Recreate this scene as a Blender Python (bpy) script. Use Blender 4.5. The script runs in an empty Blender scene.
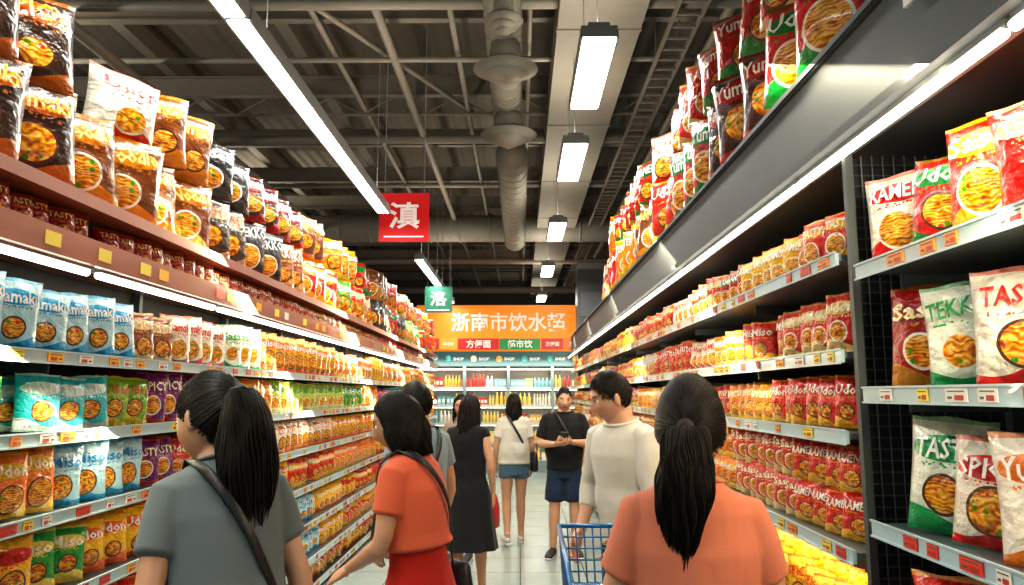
import bpy, math, random, numpy as np
from mathutils import Vector, Matrix, Euler
random.seed(7); rng=np.random.default_rng(7)
scene=bpy.context.scene; COL=scene.collection
pi=math.pi
# ------------------------------------------------------------ node helpers
class G:
    def __init__(s,name):
        s.mat=bpy.data.materials.new(name); s.mat.use_nodes=True
        s.nt=s.mat.node_tree; s.b=s.nt.nodes['Principled BSDF']
    def n(s,t,**k):
        nd=s.nt.nodes.new(t)
        for a,v in k.items(): setattr(nd,a,v)
        return nd
    def put(s,sock,v):
        if v is None: return
        if hasattr(v,'is_output'): s.nt.links.new(v,sock)
        else: sock.default_value=v
    def m(s,op,a,b=None,c=None):
        nd=s.n('ShaderNodeMath',operation=op)
        for i,v in enumerate((a,b,c)): s.put(nd.inputs[i],v)
        return nd.outputs[0]
    def mix(s,f,a,b):
        nd=s.n('ShaderNodeMix',data_type='RGBA')
        s.put(nd.inputs[0],f); s.put(nd.inputs[6],a if hasattr(a,'is_output') else (*a,1)); s.put(nd.inputs[7],b if hasattr(b,'is_output') else (*b,1))
        return nd.outputs[2]
    def att(s,name):
        return s.n('ShaderNodeAttribute',attribute_name=name)
    def noise(s,vec,scale,detail=2):
        nd=s.n('ShaderNodeTexNoise'); s.put(nd.inputs['Vector'],vec); nd.inputs['Scale'].default_value=scale; nd.inputs['Detail'].default_value=detail
        return nd.outputs[0]
    def ramp(s,f,stops):
        nd=s.n('ShaderNodeValToRGB'); s.put(nd.inputs[0],f); e=nd.color_ramp.elements
        while len(e)<len(stops): e.new(.5)
        for i,(p,c) in enumerate(stops): e[i].position=p; e[i].color=(*c,1)
        return nd.outputs[0]
    def bump(s,h,st,dist=.01):
        nd=s.n('ShaderNodeBump'); nd.inputs['Strength'].default_value=st; nd.inputs['Distance'].default_value=dist
        s.put(nd.inputs['Height'],h); s.nt.links.new(nd.outputs[0],s.b.inputs['Normal'])
    def obj(s): return s.n('ShaderNodeTexCoord').outputs['Object']
def mat(name,c,rough=.5,metal=0,var=.12,ns=6,bump=0,bs=40,coat=0,emit=0,ecol=None,sheen=0,vc=False,vemit=0):
    g=G(name); o=g.obj(); base=g.att('c1').outputs[0] if vc else None
    f=g.noise(o,ns,3)
    if vc:
        nd=g.n('ShaderNodeMix',data_type='RGBA',blend_type='MULTIPLY'); nd.inputs[0].default_value=1
        g.put(nd.inputs[6],base); g.put(nd.inputs[7],g.mix(f,(1-var,)*3,(1,1,1))); colr=nd.outputs[2]
        if vemit: g.put(g.b.inputs['Emission Color'],base); g.b.inputs['Emission Strength'].default_value=vemit
    else:
        colr=g.mix(f,tuple(x*(1-var) for x in c),tuple(min(1,x*(1+var)) for x in c))
    g.put(g.b.inputs['Base Color'],colr)
    g.b.inputs['Roughness'].default_value=rough; g.b.inputs['Metallic'].default_value=metal
    g.b.inputs['Coat Weight'].default_value=coat; g.b.inputs['Sheen Weight'].default_value=sheen
    if bump: g.bump(g.noise(o,bs,4),bump)
    if emit:
        g.b.inputs['Emission Color'].default_value=(*(ecol or c),1); g.b.inputs['Emission Strength'].default_value=emit
    return g.mat
# ------------------------------------------------------------ mesh helpers
def link(o,parent=None):
    COL.objects.link(o)
    if parent: o.parent=parent
    return o
def root(name,loc=(0,0,0),rz=0,s=1,sx=1):
    e=bpy.data.objects.new(name,None); e.empty_display_size=.1; e.location=loc; e.rotation_euler=(0,0,rz); e.scale=(s*sx,s,s)
    COL.objects.link(e); return e
def mesh_np(name,V,loops,tot,mats,mi=None,attrs=None,smooth=False):
    me=bpy.data.meshes.new(name); V=np.asarray(V,dtype=np.float32)
    me.vertices.add(len(V)); me.vertices.foreach_set('co',V.ravel())
    loops=np.asarray(loops,dtype=np.int32); tot=np.asarray(tot,dtype=np.int32)
    me.loops.add(len(loops)); me.loops.foreach_set('vertex_index',loops)
    me.polygons.add(len(tot)); st=np.concatenate([[0],np.cumsum(tot)[:-1]]).astype(np.int32)
    me.polygons.foreach_set('loop_start',st)
    for m_ in mats: me.materials.append(m_)
    if mi is not None: me.polygons.foreach_set('material_index',np.asarray(mi,dtype=np.int32))
    me.polygons.foreach_set('use_smooth',np.full(len(tot),smooth,dtype=bool) if not hasattr(smooth,'__len__') else np.asarray(smooth,dtype=bool))
    me.update(calc_edges=True); me.validate()
    for k,a in (attrs or {}).items():
        a=np.asarray(a,dtype=np.float32)
        if k=='puv':
            at=me.attributes.new(k,'FLOAT_VECTOR','POINT'); at.data.foreach_set('vector',a.ravel())
        else:
            at=me.attributes.new(k,'FLOAT_COLOR','POINT'); at.data.foreach_set('color',np.concatenate([a,np.ones((len(a),1),np.float32)],1).ravel())
    return me
BOXV=np.array([[x,y,z] for x in(-.5,.5) for y in(-.5,.5) for z in(-.5,.5)])
BOXF=np.array([0,1,3,2, 4,6,7,5, 0,4,5,1, 2,3,7,6, 0,2,6,4, 1,5,7,3])
class Batch:
    def __init__(s): s.V=[];s.L=[];s.T=[];s.M=[];s.C=[];s.D=[];s.U=[];s.S=[];s.n=0
    def add(s,V,L,T,c=(.5,.5,.5),c2=(.5,.5,.5),uv=None,mi=0,smooth=False):
        V=np.asarray(V,float); k=len(V)
        s.V.append(V); s.L.append(np.asarray(L)+s.n); s.T.append(np.asarray(T)); s.M.append(np.full(len(T),mi))
        s.C.append(np.broadcast_to(np.asarray(c,float),(k,3))); s.D.append(np.broadcast_to(np.asarray(c2,float),(k,3)))
        s.U.append(np.zeros((k,3)) if uv is None else uv); s.S.append(np.full(len(T),smooth)); s.n+=k
    def box(s,c,d,col=(.5,.5,.5),mi=0,R=None):
        V=BOXV*np.array(d)
        if R is not None: V=V@np.array(R).T
        s.add(V+np.array(c),BOXF,[4]*6,col,mi=mi)
    def bar(s,a,b,r,col=(.5,.5,.5),mi=0,n=6,r2=None):
        a=np.array(a,float);b=np.array(b,float); P,L,T=tube(np.array([a,b]),[(r,r),(r2 or r,r2 or r)],n,cap=False)
        L=list(L)+list(range(n-1,-1,-1))+list(range(n,2*n)); T=list(T)+[n,n]
        s.add(P,L,T,col,mi=mi,smooth=n>6)
    def path(s,pts,rad,n=8,col=(.5,.5,.5),mi=0,ref=(0,1,0)):
        P,L,T=tube(pts,rad,n,ref=ref); s.add(P,L,T,col,mi=mi,smooth=True)
    def build(s,name,mats,parent=None):
        me=mesh_np(name,np.concatenate(s.V),np.concatenate(s.L),np.concatenate(s.T),mats,np.concatenate(s.M),
            {'c1':np.concatenate(s.C),'c2':np.concatenate(s.D),'puv':np.concatenate(s.U)},np.concatenate(s.S))
        return link(bpy.data.objects.new(name,me),parent)
def tube(pts,rad,n=16,ref=(0,1,0),cap=True):
    P=np.asarray(pts,float); m_=len(P); t=np.gradient(P,axis=0); t/=np.linalg.norm(t,axis=1)[:,None]+1e-9
    ref=np.asarray(ref,float); refs=np.broadcast_to(ref,P.shape)
    side=np.cross(refs,t); l=np.linalg.norm(side,axis=1)
    bad=l<.15
    if bad.any():
        side[bad]=np.cross(np.array([1.,0.05,0]) if abs(t[0][0])<.9 else np.array([0,0,1.]),t[bad]); l=np.linalg.norm(side,axis=1)
    side/=l[:,None]; oth=np.cross(t,side)
    if not hasattr(rad,'__len__'): rad=[(rad,rad)]*m_
    rad=np.array([(r,r) if not hasattr(r,'__len__') else r for r in rad],float)
    a=np.linspace(0,2*pi,n,endpoint=False)
    V=P[:,None,:]+np.cos(a)[None,:,None]*side[:,None,:]*rad[:,0][:,None,None]+np.sin(a)[None,:,None]*oth[:,None,:]*rad[:,1][:,None,None]
    V=V.reshape(-1,3); L=[];
    for i in range(m_-1):
        for j in range(n):
            k=(j+1)%n; L+= [i*n+j,i*n+k,(i+1)*n+k,(i+1)*n+j]
    T=[4]*((m_-1)*n)
    if cap:
        c0=len(V); V=np.vstack([V,P[0]-t[0]*rad[0].min()*.5,P[-1]+t[-1]*rad[-1].min()*.5])
        for j in range(n):
            k=(j+1)%n; L+=[c0,k,j]; L+=[c0+1,(m_-1)*n+j,(m_-1)*n+k]; T+=[3,3]
    return V,L,T
def rz(a): c,s=math.cos(a),math.sin(a); return np.array([[c,-s,0],[s,c,0],[0,0,1.]])
def rx(a): c,s=math.cos(a),math.sin(a); return np.array([[1.,0,0],[0,c,-s],[0,s,c]])
def ry(a): c,s=math.cos(a),math.sin(a); return np.array([[c,0,s],[0,1.,0],[-s,0,c]])
def text_tpl(word,res=2):
    cu=bpy.data.curves.new('t','FONT'); cu.body=word; cu.resolution_u=res; cu.align_x='CENTER'; cu.align_y='CENTER'; cu.offset=.02
    o=bpy.data.objects.new('t',cu); COL.objects.link(o); bpy.context.view_layer.update()
    dg=bpy.context.evaluated_depsgraph_get(); me=bpy.data.meshes.new_from_object(o.evaluated_get(dg))
    me.calc_loop_triangles(); V=np.array([v.co[:] for v in me.vertices]).reshape(-1,3)
    T=np.array([t.vertices[:] for t in me.loop_triangles]).reshape(-1,3)
    bpy.data.objects.remove(o); bpy.data.curves.remove(cu); bpy.data.meshes.remove(me)
    if len(V)==0: return None
    mn,mx=V.min(0),V.max(0); V=(V-(mn+mx)/2)/(mx[0]-mn[0])
    return V,T
def sign_text(batch,word,center,width,R,col,mi=0,height=None):
    t=text_tpl(word,4)
    if t is None: return
    V,T=t; V=V*width
    if height: V[:,1]*=height/(V[:,1].max()-V[:,1].min()+1e-6)
    W=np.stack([V[:,0],np.zeros(len(V)),V[:,1]],1)@np.array(R).T+np.array(center)
    batch.add(W,T.ravel(),[3]*len(T),col,mi=mi)
# ------------------------------------------------------------ materials
def pack_material():
    g=G('printed_foil_packet'); uv=g.att('puv').outputs['Vector']; c1=g.att('c1').outputs[0]; c2=g.att('c2').outputs[0]
    sp=g.n('ShaderNodeSeparateXYZ'); g.put(sp.inputs[0],uv); x,y,s=sp.outputs
    m=g.m
    r0=m('MULTIPLY_ADD',m('FRACT',m('MULTIPLY',s,13.7)),.10,.17); cy=m('MULTIPLY_ADD',m('FRACT',m('MULTIPLY',s,7.3)),.08,.38)
    cx=m('MULTIPLY_ADD',m('FRACT',m('MULTIPLY',s,5.9)),.2,-.1)
    dx=m('SUBTRACT',x,cx); dy=m('SUBTRACT',y,cy); r=m('SQRT',m('ADD',m('MULTIPLY',dx,dx),m('MULTIPLY',dy,dy)))
    wob=m('SINE',m('ADD',m('MULTIPLY',x,4.5),m('MULTIPLY',s,40)))
    c=g.mix(m('LESS_THAN',y,m('MULTIPLY_ADD',wob,.10,.20)),c1,c2)
    e=m('ADD',m('POWER',m('DIVIDE',x,.43),2),m('POWER',m('DIVIDE',m('SUBTRACT',y,.95),.15),2))
    haslogo=m('LESS_THAN',m('FRACT',m('MULTIPLY',s,9.1)),.6)
    c=g.mix(m('MULTIPLY',haslogo,m('LESS_THAN',e,1)),c,c2)
    w2=g.n('ShaderNodeTexVoronoi'); g.put(w2.inputs['Vector'],uv); w2.inputs['Scale'].default_value=24
    ln=m('MULTIPLY',m('LESS_THAN',m('ABSOLUTE',m('SUBTRACT',y,.765)),.028),m('MULTIPLY',m('LESS_THAN',m('ABSOLUTE',x),.3),m('LESS_THAN',w2.outputs['Distance'],.42)))
    c=g.mix(ln,c,c2)
    rim=g.mix(m('GREATER_THAN',m('FRACT',m('MULTIPLY',s,3.1)),.35),(.85,.80,.70),(.08,.03,.02))
    c=g.mix(m('LESS_THAN',r,m('ADD',r0,.035)),c,rim)
    vec=g.n('ShaderNodeVectorMath',operation='ADD'); g.put(vec.inputs[0],uv); cb=g.n('ShaderNodeCombineXYZ'); g.put(cb.inputs[0],m('MULTIPLY',s,31)); g.put(vec.inputs[1],cb.outputs[0]); v=vec.outputs[0]
    nz=g.noise(v,11,3)
    w=g.n('ShaderNodeTexWave',wave_type='RINGS'); g.put(w.inputs['Vector'],v); w.inputs['Scale'].default_value=7; w.inputs['Distortion'].default_value=9; w.inputs['Detail'].default_value=1
    food=g.ramp(m('ADD',m('MULTIPLY',nz,.8),m('MULTIPLY',w.outputs[1],.25)),[(.28,(.22,.04,.01)),(.45,(.62,.17,.02)),(.58,(.85,.40,.06)),(.75,(.92,.66,.26))])
    vo=g.n('ShaderNodeTexVoronoi'); g.put(vo.inputs['Vector'],v); vo.inputs['Scale'].default_value=8
    dot=m('LESS_THAN',vo.outputs['Distance'],.3); sc=g.n('ShaderNodeSeparateColor'); g.put(sc.inputs[0],vo.outputs['Color'])
    food=g.mix(m('MULTIPLY',dot,m('GREATER_THAN',sc.outputs[0],.65)),food,(.07,.28,.02))
    food=g.mix(m('MULTIPLY',dot,m('LESS_THAN',sc.outputs[0],.25)),food,(.65,.04,.015))
    c=g.mix(m('LESS_THAN',r,r0),c,food)
    seal=m('MAXIMUM',m('LESS_THAN',y,.05),m('GREATER_THAN',y,1.245)); c=g.mix(m('MULTIPLY',seal,.6),c,c2)
    c=g.mix(m('LESS_THAN',s,0),c,c1)
    hs=g.n('ShaderNodeHueSaturation'); hs.inputs['Saturation'].default_value=1.14; g.put(hs.inputs['Color'],c)
    g.put(g.b.inputs['Base Color'],hs.outputs[0]); g.b.inputs['Roughness'].default_value=.3; g.b.inputs['Specular IOR Level'].default_value=.5; g.b.inputs['Coat Weight'].default_value=.5; g.b.inputs['Coat Roughness'].default_value=.1
    g.bump(g.noise(v,5,3),.9,.03)
    return g.mat
M_PACK=pack_material()
M_VC=mat('coloured_card',(1,1,1),.45,vc=True)
M_SIGN=mat('sign_added_glow',(1,1,1),.6,vc=True,vemit=.3,var=.05)  # glow added to the sign colours to lift shaded boards; no lamp behind them
M_STEEL=mat('shelf_steel',(.25,.31,.33),.35,.5,bump=.05)
M_RAIL=mat('price_rail_plastic',(.42,.56,.60),.3,coat=.3)
M_RAILR=mat('price_rail_warm',(.32,.10,.055),.35,coat=.2)
M_DARK=mat('dark_panel',(.022,.025,.028),.5,bump=.1)
M_HEAD=mat('header_panel',(.05,.058,.066),.6,.0)
M_TUBE=mat('led_tube',(1,.97,.9),.3,emit=7,ecol=(1,.92,.74))
M_STRIP=mat('ceiling_led_strip',(1,1,1),.3,emit=9,ecol=(.94,1,.95))
M_HOUS=mat('lamp_housing',(.32,.34,.34),.4,.4)
# ------------------------------------------------------------ camera
cd=bpy.data.cameras.new('camera'); cam=bpy.data.objects.new('camera',cd); COL.objects.link(cam)
cd.sensor_width=36; cd.lens=740/1024*36; cam.location=(0,0,1.65); cam.rotation_euler=(math.radians(90+7.8),0,.0108); cd.clip_start=.05
scene.camera=cam
# ------------------------------------------------------------ room
def room():
    g=G('floor_tiles'); o=g.obj()
    b=g.n('ShaderNodeTexBrick'); g.put(b.inputs['Vector'],o); b.offset=0; b.inputs['Scale'].default_value=1; b.inputs['Brick Width'].default_value=.6; b.inputs['Row Height'].default_value=.6
    b.inputs['Mortar Size'].default_value=.006; b.inputs['Color1'].default_value=(.31,.38,.38,1); b.inputs['Color2'].default_value=(.26,.33,.335,1); b.inputs['Mortar'].default_value=(.09,.11,.11,1)
    nd=g.n('ShaderNodeMix',data_type='RGBA',blend_type='MULTIPLY'); nd.inputs[0].default_value=.5; g.put(nd.inputs[6],b.outputs[0]); g.put(nd.inputs[7],g.ramp(g.noise(o,3,5),[(.3,(.7,.7,.7)),(.7,(1,1,1))]))
    g.put(g.b.inputs['Base Color'],nd.outputs[2]); g.b.inputs['Roughness'].default_value=.2; g.bump(g.noise(o,2,3),.05)
    def B(name,c,d,m_,rot=None):
        b=Batch(); b.box(c,d); return b.build(name,[m_])
    B('floor',(0,11,-.05),(20,30,.1),g.mat)
    mw=mat('wall_plaster_dark',(.13,.125,.115),.8,bump=.1)
    B('wall_left',(-10,11,2.95),(.2,30,5.9),mw); B('wall_right',(10,11,2.95),(.2,30,5.9),mw); B('wall_back',(0,26,2.95),(20,.2,5.9),mw)
    g=G('ceiling_deck'); o=g.obj(); w=g.n('ShaderNodeTexWave'); g.put(w.inputs['Vector'],o); w.inputs['Scale'].default_value=1.6
    g.put(g.b.inputs['Base Color'],g.mix(g.noise(o,1.5,4),(.13,.113,.092),(.20,.178,.150))); g.b.inputs['Roughness'].default_value=.85; g.bump(w.outputs[1],.6,.05)
    B('ceiling',(0,11,5.95),(20,30,.1),g.mat)
    mb=mat('ceiling_steel',(.24,.215,.185),.6,.1); md=mat('galvanised_duct',(.24,.225,.195),.6,.1,bump=.1,bs=15); mp=mat('pipe_paint',(.29,.265,.23),.5)
    b=Batch()
    for i,y in enumerate(np.arange(3.2,26,1.9)):
        b.box((0,y,5.62),(20,.09,.02)); b.box((0,y,5.38),(20,.09,.02)); b.box((0,y,5.5),(20,.015,.24))
        if i%3==0:
            for k in range(-12,12): b.bar((k*.8,y+.05,5.38),(k*.8+.4,y+.05,5.15),.012); b.bar((k*.8+.4,y+.05,5.15),(k*.8+.8,y+.05,5.38),.012)
            b.bar((-10,y+.05,5.15),(10,y+.05,5.15),.02)
    for x in (-7,-4.4,-2.6,2.6,4.4,7): b.box((x,11,5.75),(.14,30,.22))
    b.build('ceiling_beams',[mb])
    b=Batch(); b.box((.715,13,5.1),(.75,24,.4))
    for y in np.arange(1.5,25,2.4): b.box((.715,y,5.1),(.77,.04,.42))
    b.path([(-.15,y,5.02) for y in np.arange(1,9,.5)],.17,20)
    for y in np.arange(1,9,.25): b.path([(-.15,y-.012,5.02),(-.15,y+.012,5.02)],.178,20)
    b.path([(x,14.6,4.95) for x in np.arange(-9,9.1,.6)],.27,20,ref=(0,0,1))
    for x in np.arange(-9,9,.6): b.path([(x-.015,14.6,4.95),(x+.015,14.6,4.95)],.285,20,ref=(0,0,1))
    b.path([(-.1,y,4.7) for y in np.arange(9.2,14.7,.5)],.2,20)
    for y in np.arange(9.2,14.6,.3): b.path([(-.1,y-.012,4.7),(-.1,y+.012,4.7)],.21,20)
    b.build('ventilation_duct',[md])
    for y,z,r in ((6.5,4.62,.30),(8.25,4.62,.33),(5.6,4.62,.16)):
        e=root('air_diffuser',(-.13,y,z)); b=Batch()
        for k,(rr,zz) in enumerate(((r,0),(r*.72,-.05),(r*.42,-.09))): b.path([(0,0,zz),(0,0,zz+.03)],[rr,rr*.85],28)
        b.path([(0,0,0),(0,0,.25)],[r*.6,r*.45],20); b.build('cone',[md],e)
    b=Batch()
    for x,z,r in ((-1.3,5.1,.045),(-1.95,5.2,.03),(-.65,5.2,.03),(.1,5.25,.025),(1.9,5.1,.05),(2.4,5.0,.03),(-4.0,4.9,.06)):
        b.bar((x,0,z),(x,25,z),r,n=10)
    for y,z,r in ((6.1,5.05,.05),(7.3,5.1,.03),(9.6,5.05,.06),(12,5.1,.04),(18,4.9,.08),(21,4.6,.1)): b.bar((-9.8,y,z),(9.8,y,z),r,n=10)
    b.bar((-2.6,5,5.2),(-.6,9,5.2),.03,n=8)
    b.build('ceiling_pipes',[mp])
    b=Batch(); 
    for x in (1.36,1.60): b.box((x,12.5,4.95),(.015,24,.07))
    for y in np.arange(.6,24.4,.22): b.box((1.48,y,4.94),(.24,.03,.02))
    for y in np.arange(1,24,2):
        for x in (1.36,1.6): b.bar((x,y,4.95),(x,y,5.9),.006)
    b.build('cable_tray',[mb])
room()
# ------------------------------------------------------------ lamps
def area(name,loc,sx,sy,power,col=(1,1,1),rot=(0,0,0),parent=None):
    l=bpy.data.lights.new(name,'AREA'); l.shape='RECTANGLE'; l.size=sx; l.size_y=sy; l.energy=power; l.color=col
    o=bpy.data.objects.new(name,l); o.location=loc; o.rotation_euler=rot; link(o,parent); return o
def pendant(x,y,z,w,L,pw,name='ceiling_lamp',up=.4):
    e=root(name,(x,y,z)); b=Batch()
    b.box((0,0,.045),(w,L,.05)); b.box((0,0,.085),(w*.6,L*.98,.03))
    for sx in(-1,1): b.box((sx*w*.5,0,.01),(.012,L,.07))
    for sy in(-1,1): b.box((0,sy*L*.5,.02),(w,.012,.06))
    for sy in(-.4,.4): b.bar((0,sy*L,.1),(0,sy*L,5.9-z),.004)
    b.build('housing',[M_HOUS],e)
    b=Batch(); b.box((0,0,.0),(w-.03,L-.04,.04)); b.build('diffuser',[M_STRIP],e)
    area('light',(0,0,-.03),w,L,pw,(1,.985,.88),parent=e)
    area('added_uplight',(0,0,.12),w,L,pw*up,(1,.90,.72),rot=(pi,0,0),parent=e)  # extra area light added above the closed housing to brighten the ceiling
for y in (5.25,7.35,10.6,14.1,18.2,22.5): pendant(.53,y,4.0,.24,1.25,31)
for y0,y1 in ((-.5,3.6),(3.62,7.8),(10.6,13.2),(13.6,15.8)):
    pendant(-1.47,(y0+y1)/2,3.6,.13,y1-y0,13.5*(y1-y0),'ceiling_strip_light')
for x in (-5.5,5.5):
    for y in (6,14): pendant(x,y,4.2,.24,1.4,45,up=1.4)
# ------------------------------------------------------------ packets
WORDS=['RAMEN','Noodle','TASTY','Udon','Ramaki','SPICY','Sasai','Miso','Yummi','TEKKO']
def depth(x,z):
    a=np.clip(1-np.abs(2*x)**2.4,0,1)**.55; zz=(z-.65)/.585
    return .2*a*np.clip(1-np.abs(zz)**3,0,1)**.5
def pack_tpl(word,var,hi):
    r=np.random.default_rng(var*17+3)
    us=np.linspace(-.5,.5,11 if hi else 7); vs=np.array([0,.05,.09,.2,.4,.6,.8,1.0,1.12,1.2,1.25,1.3] if hi else [0,.07,.3,.65,1.,1.22,1.3])
    U,Vv=np.meshgrid(us,vs); d=depth(U,Vv)
    pin=1-.05*np.sin(Vv/1.3*pi)
    ph=r.uniform(0,6,6); wr=.018*np.sin(U*14+ph[0]+Vv*5)*np.sin(Vv*9+ph[1])+.012*np.sin(Vv*22+ph[2]+U*3)
    d2=d*(1+r.uniform(-.1,.15))+wr*(d>.03)
    sway=.02*np.sin(Vv*3+ph[3])*Vv
    n=U.size; F=np.stack([U*pin,-d2-.004+sway,Vv+.015*np.sin(U*9+ph[4])*(Vv>1.1)],-1).reshape(-1,3); Bk=np.stack([U*pin,d2+.004+sway,Vv+.015*np.sin(U*9+ph[4])*(Vv>1.1)],-1).reshape(-1,3)
    V=np.vstack([F,Bk]); nu=len(us); nv=len(vs); L=[];
    for i in range(nv-1):
        for j in range(nu-1):
            a=i*nu+j; L+=[a,a+1,a+nu+1,a+nu]; L+=[n+a,n+a+nu,n+a+nu+1,n+a+1]
    ring=[j for j in range(nu)]+[i*nu+nu-1 for i in range(1,nv)]+[(nv-1)*nu+j for j in range(nu-2,-1,-1)]+[i*nu for i in range(nv-2,0,-1)]
    for k in range(len(ring)):
        a,b=ring[k],ring[(k+1)%len(ring)]; L+=[a,n+a,n+b,b]
    T=[4]*(len(L)//4)
    uv=np.stack([V[:,0],V[:,2]],1); txt=None
    if word:
        t=text_tpl(word,1)
        if t:
            tv,tt=t; tv=tv.copy(); tv*= .72; hh=tv[:,1].max()-tv[:,1].min(); tv[:,1]*=min(1.8,.24/hh)
            ang=r.uniform(-.02,.14); tx=tv[:,0]*math.cos(ang)-tv[:,1]*math.sin(ang); tz=tv[:,0]*math.sin(ang)+tv[:,1]*math.cos(ang)+.95
            W=np.stack([tx,-depth(tx,tz)*1.15-.035+.02*np.sin(tz*3+ph[3])*tz,tz],1); txt=(W,tt)
    return V,np.array(L),np.array(T),uv,txt
TP_HI=[pack_tpl(w,i,True) for i,w in enumerate(WORDS)]
TP_LO=[pack_tpl(None,i,False) for i in range(4)]
CW={ # main, accent, text
 'red':((.66,.015,.01),(.9,.65,.3),(.95,.85,.6)),'redy':((.70,.02,.008),(.95,.48,.02),(.95,.9,.75)),'redg':((.62,.012,.01),(.03,.25,.06),(.95,.95,.9)),'rdk':((.35,.01,.01),(.65,.25,.03),(.95,.8,.4)),
 'or':((.92,.21,.01),(.95,.6,.12),(.95,.9,.8)),'yel':((.97,.52,.02),(.68,.03,.01),(.6,.02,.01)),'yo':((.97,.57,.04),(.88,.15,.01),(.95,.95,.9)),
 'blue':((.12,.42,.62),(.7,.8,.82),(.9,.95,1)),'wb':((.52,.77,.86),(.05,.36,.66),(.05,.25,.55)),'wr':((.84,.76,.64),(.66,.02,.015),(.65,.03,.02)),'tq':((.08,.5,.55),(.75,.85,.8),(.95,.97,1)),
 'wo':((.84,.78,.68),(.85,.22,.02),(.95,.93,.9)),'wg':((.82,.84,.72),(.04,.36,.12),(.03,.28,.08)),'gr':((.04,.34,.07),(.9,.7,.2),(.95,.9,.8)),
 'teal':((.03,.3,.28),(.8,.6,.2),(.95,.9,.8)),'pur':((.17,.02,.15),(.7,.14,.1),(.9,.8,.6)),'brn':((.30,.09,.03),(.85,.6,.3),(.9,.85,.7)),
 'blk':((.035,.018,.012),(.5,.13,.02),(.95,.42,.06)),'blw':((.018,.016,.016),(.05,.045,.045),(.9,.88,.82)),'blo':((.05,.035,.025),(.6,.5,.35),(.6,.1,.03)),'bred':((.05,.015,.015),(.5,.015,.012),(.95,.9,.8)),
 'choc':((.20,.07,.03),(.7,.28,.07),(.95,.7,.25)),'gy':((.25,.45,.05),(.92,.65,.06),(.7,.05,.02)),'lime':((.40,.55,.07),(.92,.82,.4),(.05,.3,.1))}
def put_pack(b,pos,w,h,yaw,cw,lean=0,near=True,word=None,roll=0,dsc=1.0,seed=None):
    if seed is None: seed=random.random()*.98+.01
    tp=TP_HI[word if word is not None else random.randrange(len(TP_HI))] if near else random.choice(TP_LO)
    V,L,T,uv,txt=tp; sc=np.array([w,w*dsc,h/1.3]); R=rz(yaw)@ry(roll)@rx(lean)
    j=1+random.uniform(-.06,.06)
    c1,c2,ct=CW[cw]; c1=tuple(min(1,c*j) for c in c1)
    b.add((V*sc)@R.T+pos,L,T,c1,c2,np.concatenate([uv,np.full((len(uv),1),seed)],1),smooth=True)
    if txt is not None:
        W,tt=txt
        if math.modf(seed*9.1)[0]<.6 and cw in('wr','wg','wb'): ct=(.95,.95,.9)
        b.add((W*sc)@R.T+pos,tt.ravel(),[3]*len(tt),ct,ct,np.concatenate([W[:,[0,2]],np.full((len(W),1),-1.)],1))
def fill(b,side,X,z,y0,y1,w,h,segs,pool,rows=2,tiers=1,depthstep=.12,bias=.5,front=.03,neary=8,seglen=(.4,1.1),rj=.06,skip=.02):
    y=y0; cw=None; until=-1; wd=0; sd=.5; hj=1
    while y<y1:
        if y>until:
            s=[(bb,c) for (a,bb,c) in segs if a<=y<bb]
            if s: until,cw=s[0]
            else: cw=random.choice([q for q in pool if q!=cw]); until=y+random.uniform(*seglen)
            wd=random.randrange(len(TP_HI)); hj=random.uniform(.86,1.05); sd=random.uniform(.01,.99)
        near=y<neary
        if random.random()>skip:
          for r in range(rows if near else 1):
            for t in range(tiers):
                yaw=(-1 if side>0 else 1)*(pi/2-bias)+random.uniform(-.18,.18)
                x=X+side*(front+w*.25+r*depthstep+random.uniform(0,.025))
                put_pack(b,np.array([x,y+w*.5+random.uniform(-.01,.01),z+t*h*.93+.002]),w*1.0,h*hj*random.uniform(.93,1.04),yaw,cw,lean=random.uniform(-.02,.12)*(-1),near=near and r==0,word=wd,roll=random.uniform(-rj,rj),seed=sd)
        y+=w*.92
WARM=['red','redy','or','yel','yo','redy','redg','or','yo','red','wo']; MIX=['red','or','yel','wo','gr','yo','wg','tq','pur','redy','lime']
TAGC=[(.9,.45,.02),(.85,.65,.05),(.8,.8,.72),(.7,.05,.02),(.85,.28,.02)]
# ------------------------------------------------------------ shelving
def rack(side,X,y0,y1,levels,depthd,rail,back_top,td=.8):
    e=root('supermarket_shelving'); s=side; ym=(y0+y1)/2; L=y1-y0
    b=Batch(); b.box((X+s*(depthd+.03),ym,back_top/2),(.04,L,back_top)); b.box((X+s*.06,ym,.05),(.08,L,.10)); b.build('back_panel',[M_DARK],e)
    b=Batch(); ups=np.arange(y0,y1+.01,L/max(1,round(L/1.25)))
    for z in levels: b.box((X+s*(depthd/2+.005),ym,z-.015),(depthd,L,.02))
    for y in ups: b.box((X+s*(depthd),y,back_top/2),(.05,.035,back_top))
    for z in levels:
        for y in ups: b.box((X+s*(depthd/2+.06),y,z-.045),(depthd-.14,.008,.05))
    b.build('shelves',[M_STEEL],e)
    b=Batch(); t=Batch()
    for z in levels:
        b.box((X-s*.002,ym,z-.018),(.012,L,.042)); b.box((X-s*.010,ym,z+.004),(.006,L,.006)); b.box((X-s*.010,ym,z-.040),(.006,L,.006))
        y=y0+.05
        while y<y1-.1:
            w=random.choice((.05,.07,.09)); 
            if random.random()<td: 
                tc=random.choice(TAGC); t.box((X-s*.0105,y+w/2,z-.018),(.003,w,.032),tc)
                if y<8:
                    t.box((X-s*.0125,y+w*.35,z-.024),(.001,w*.4,.012),(.45,.03,.02)); t.box((X-s*.0125,y+w*.5,z-.009),(.001,w*.75,.003),(.1,.08,.08)); t.box((X-s*.0125,y+w*.78,z-.024),(.001,w*.2,.006),(.1,.08,.08))
            y+=w+random.uniform(.02,.16)
    b.build('price_rails',[rail],e); t.build('price_tags',[M_VC],e)
    return e
SW=(1,.86,.58)
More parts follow.
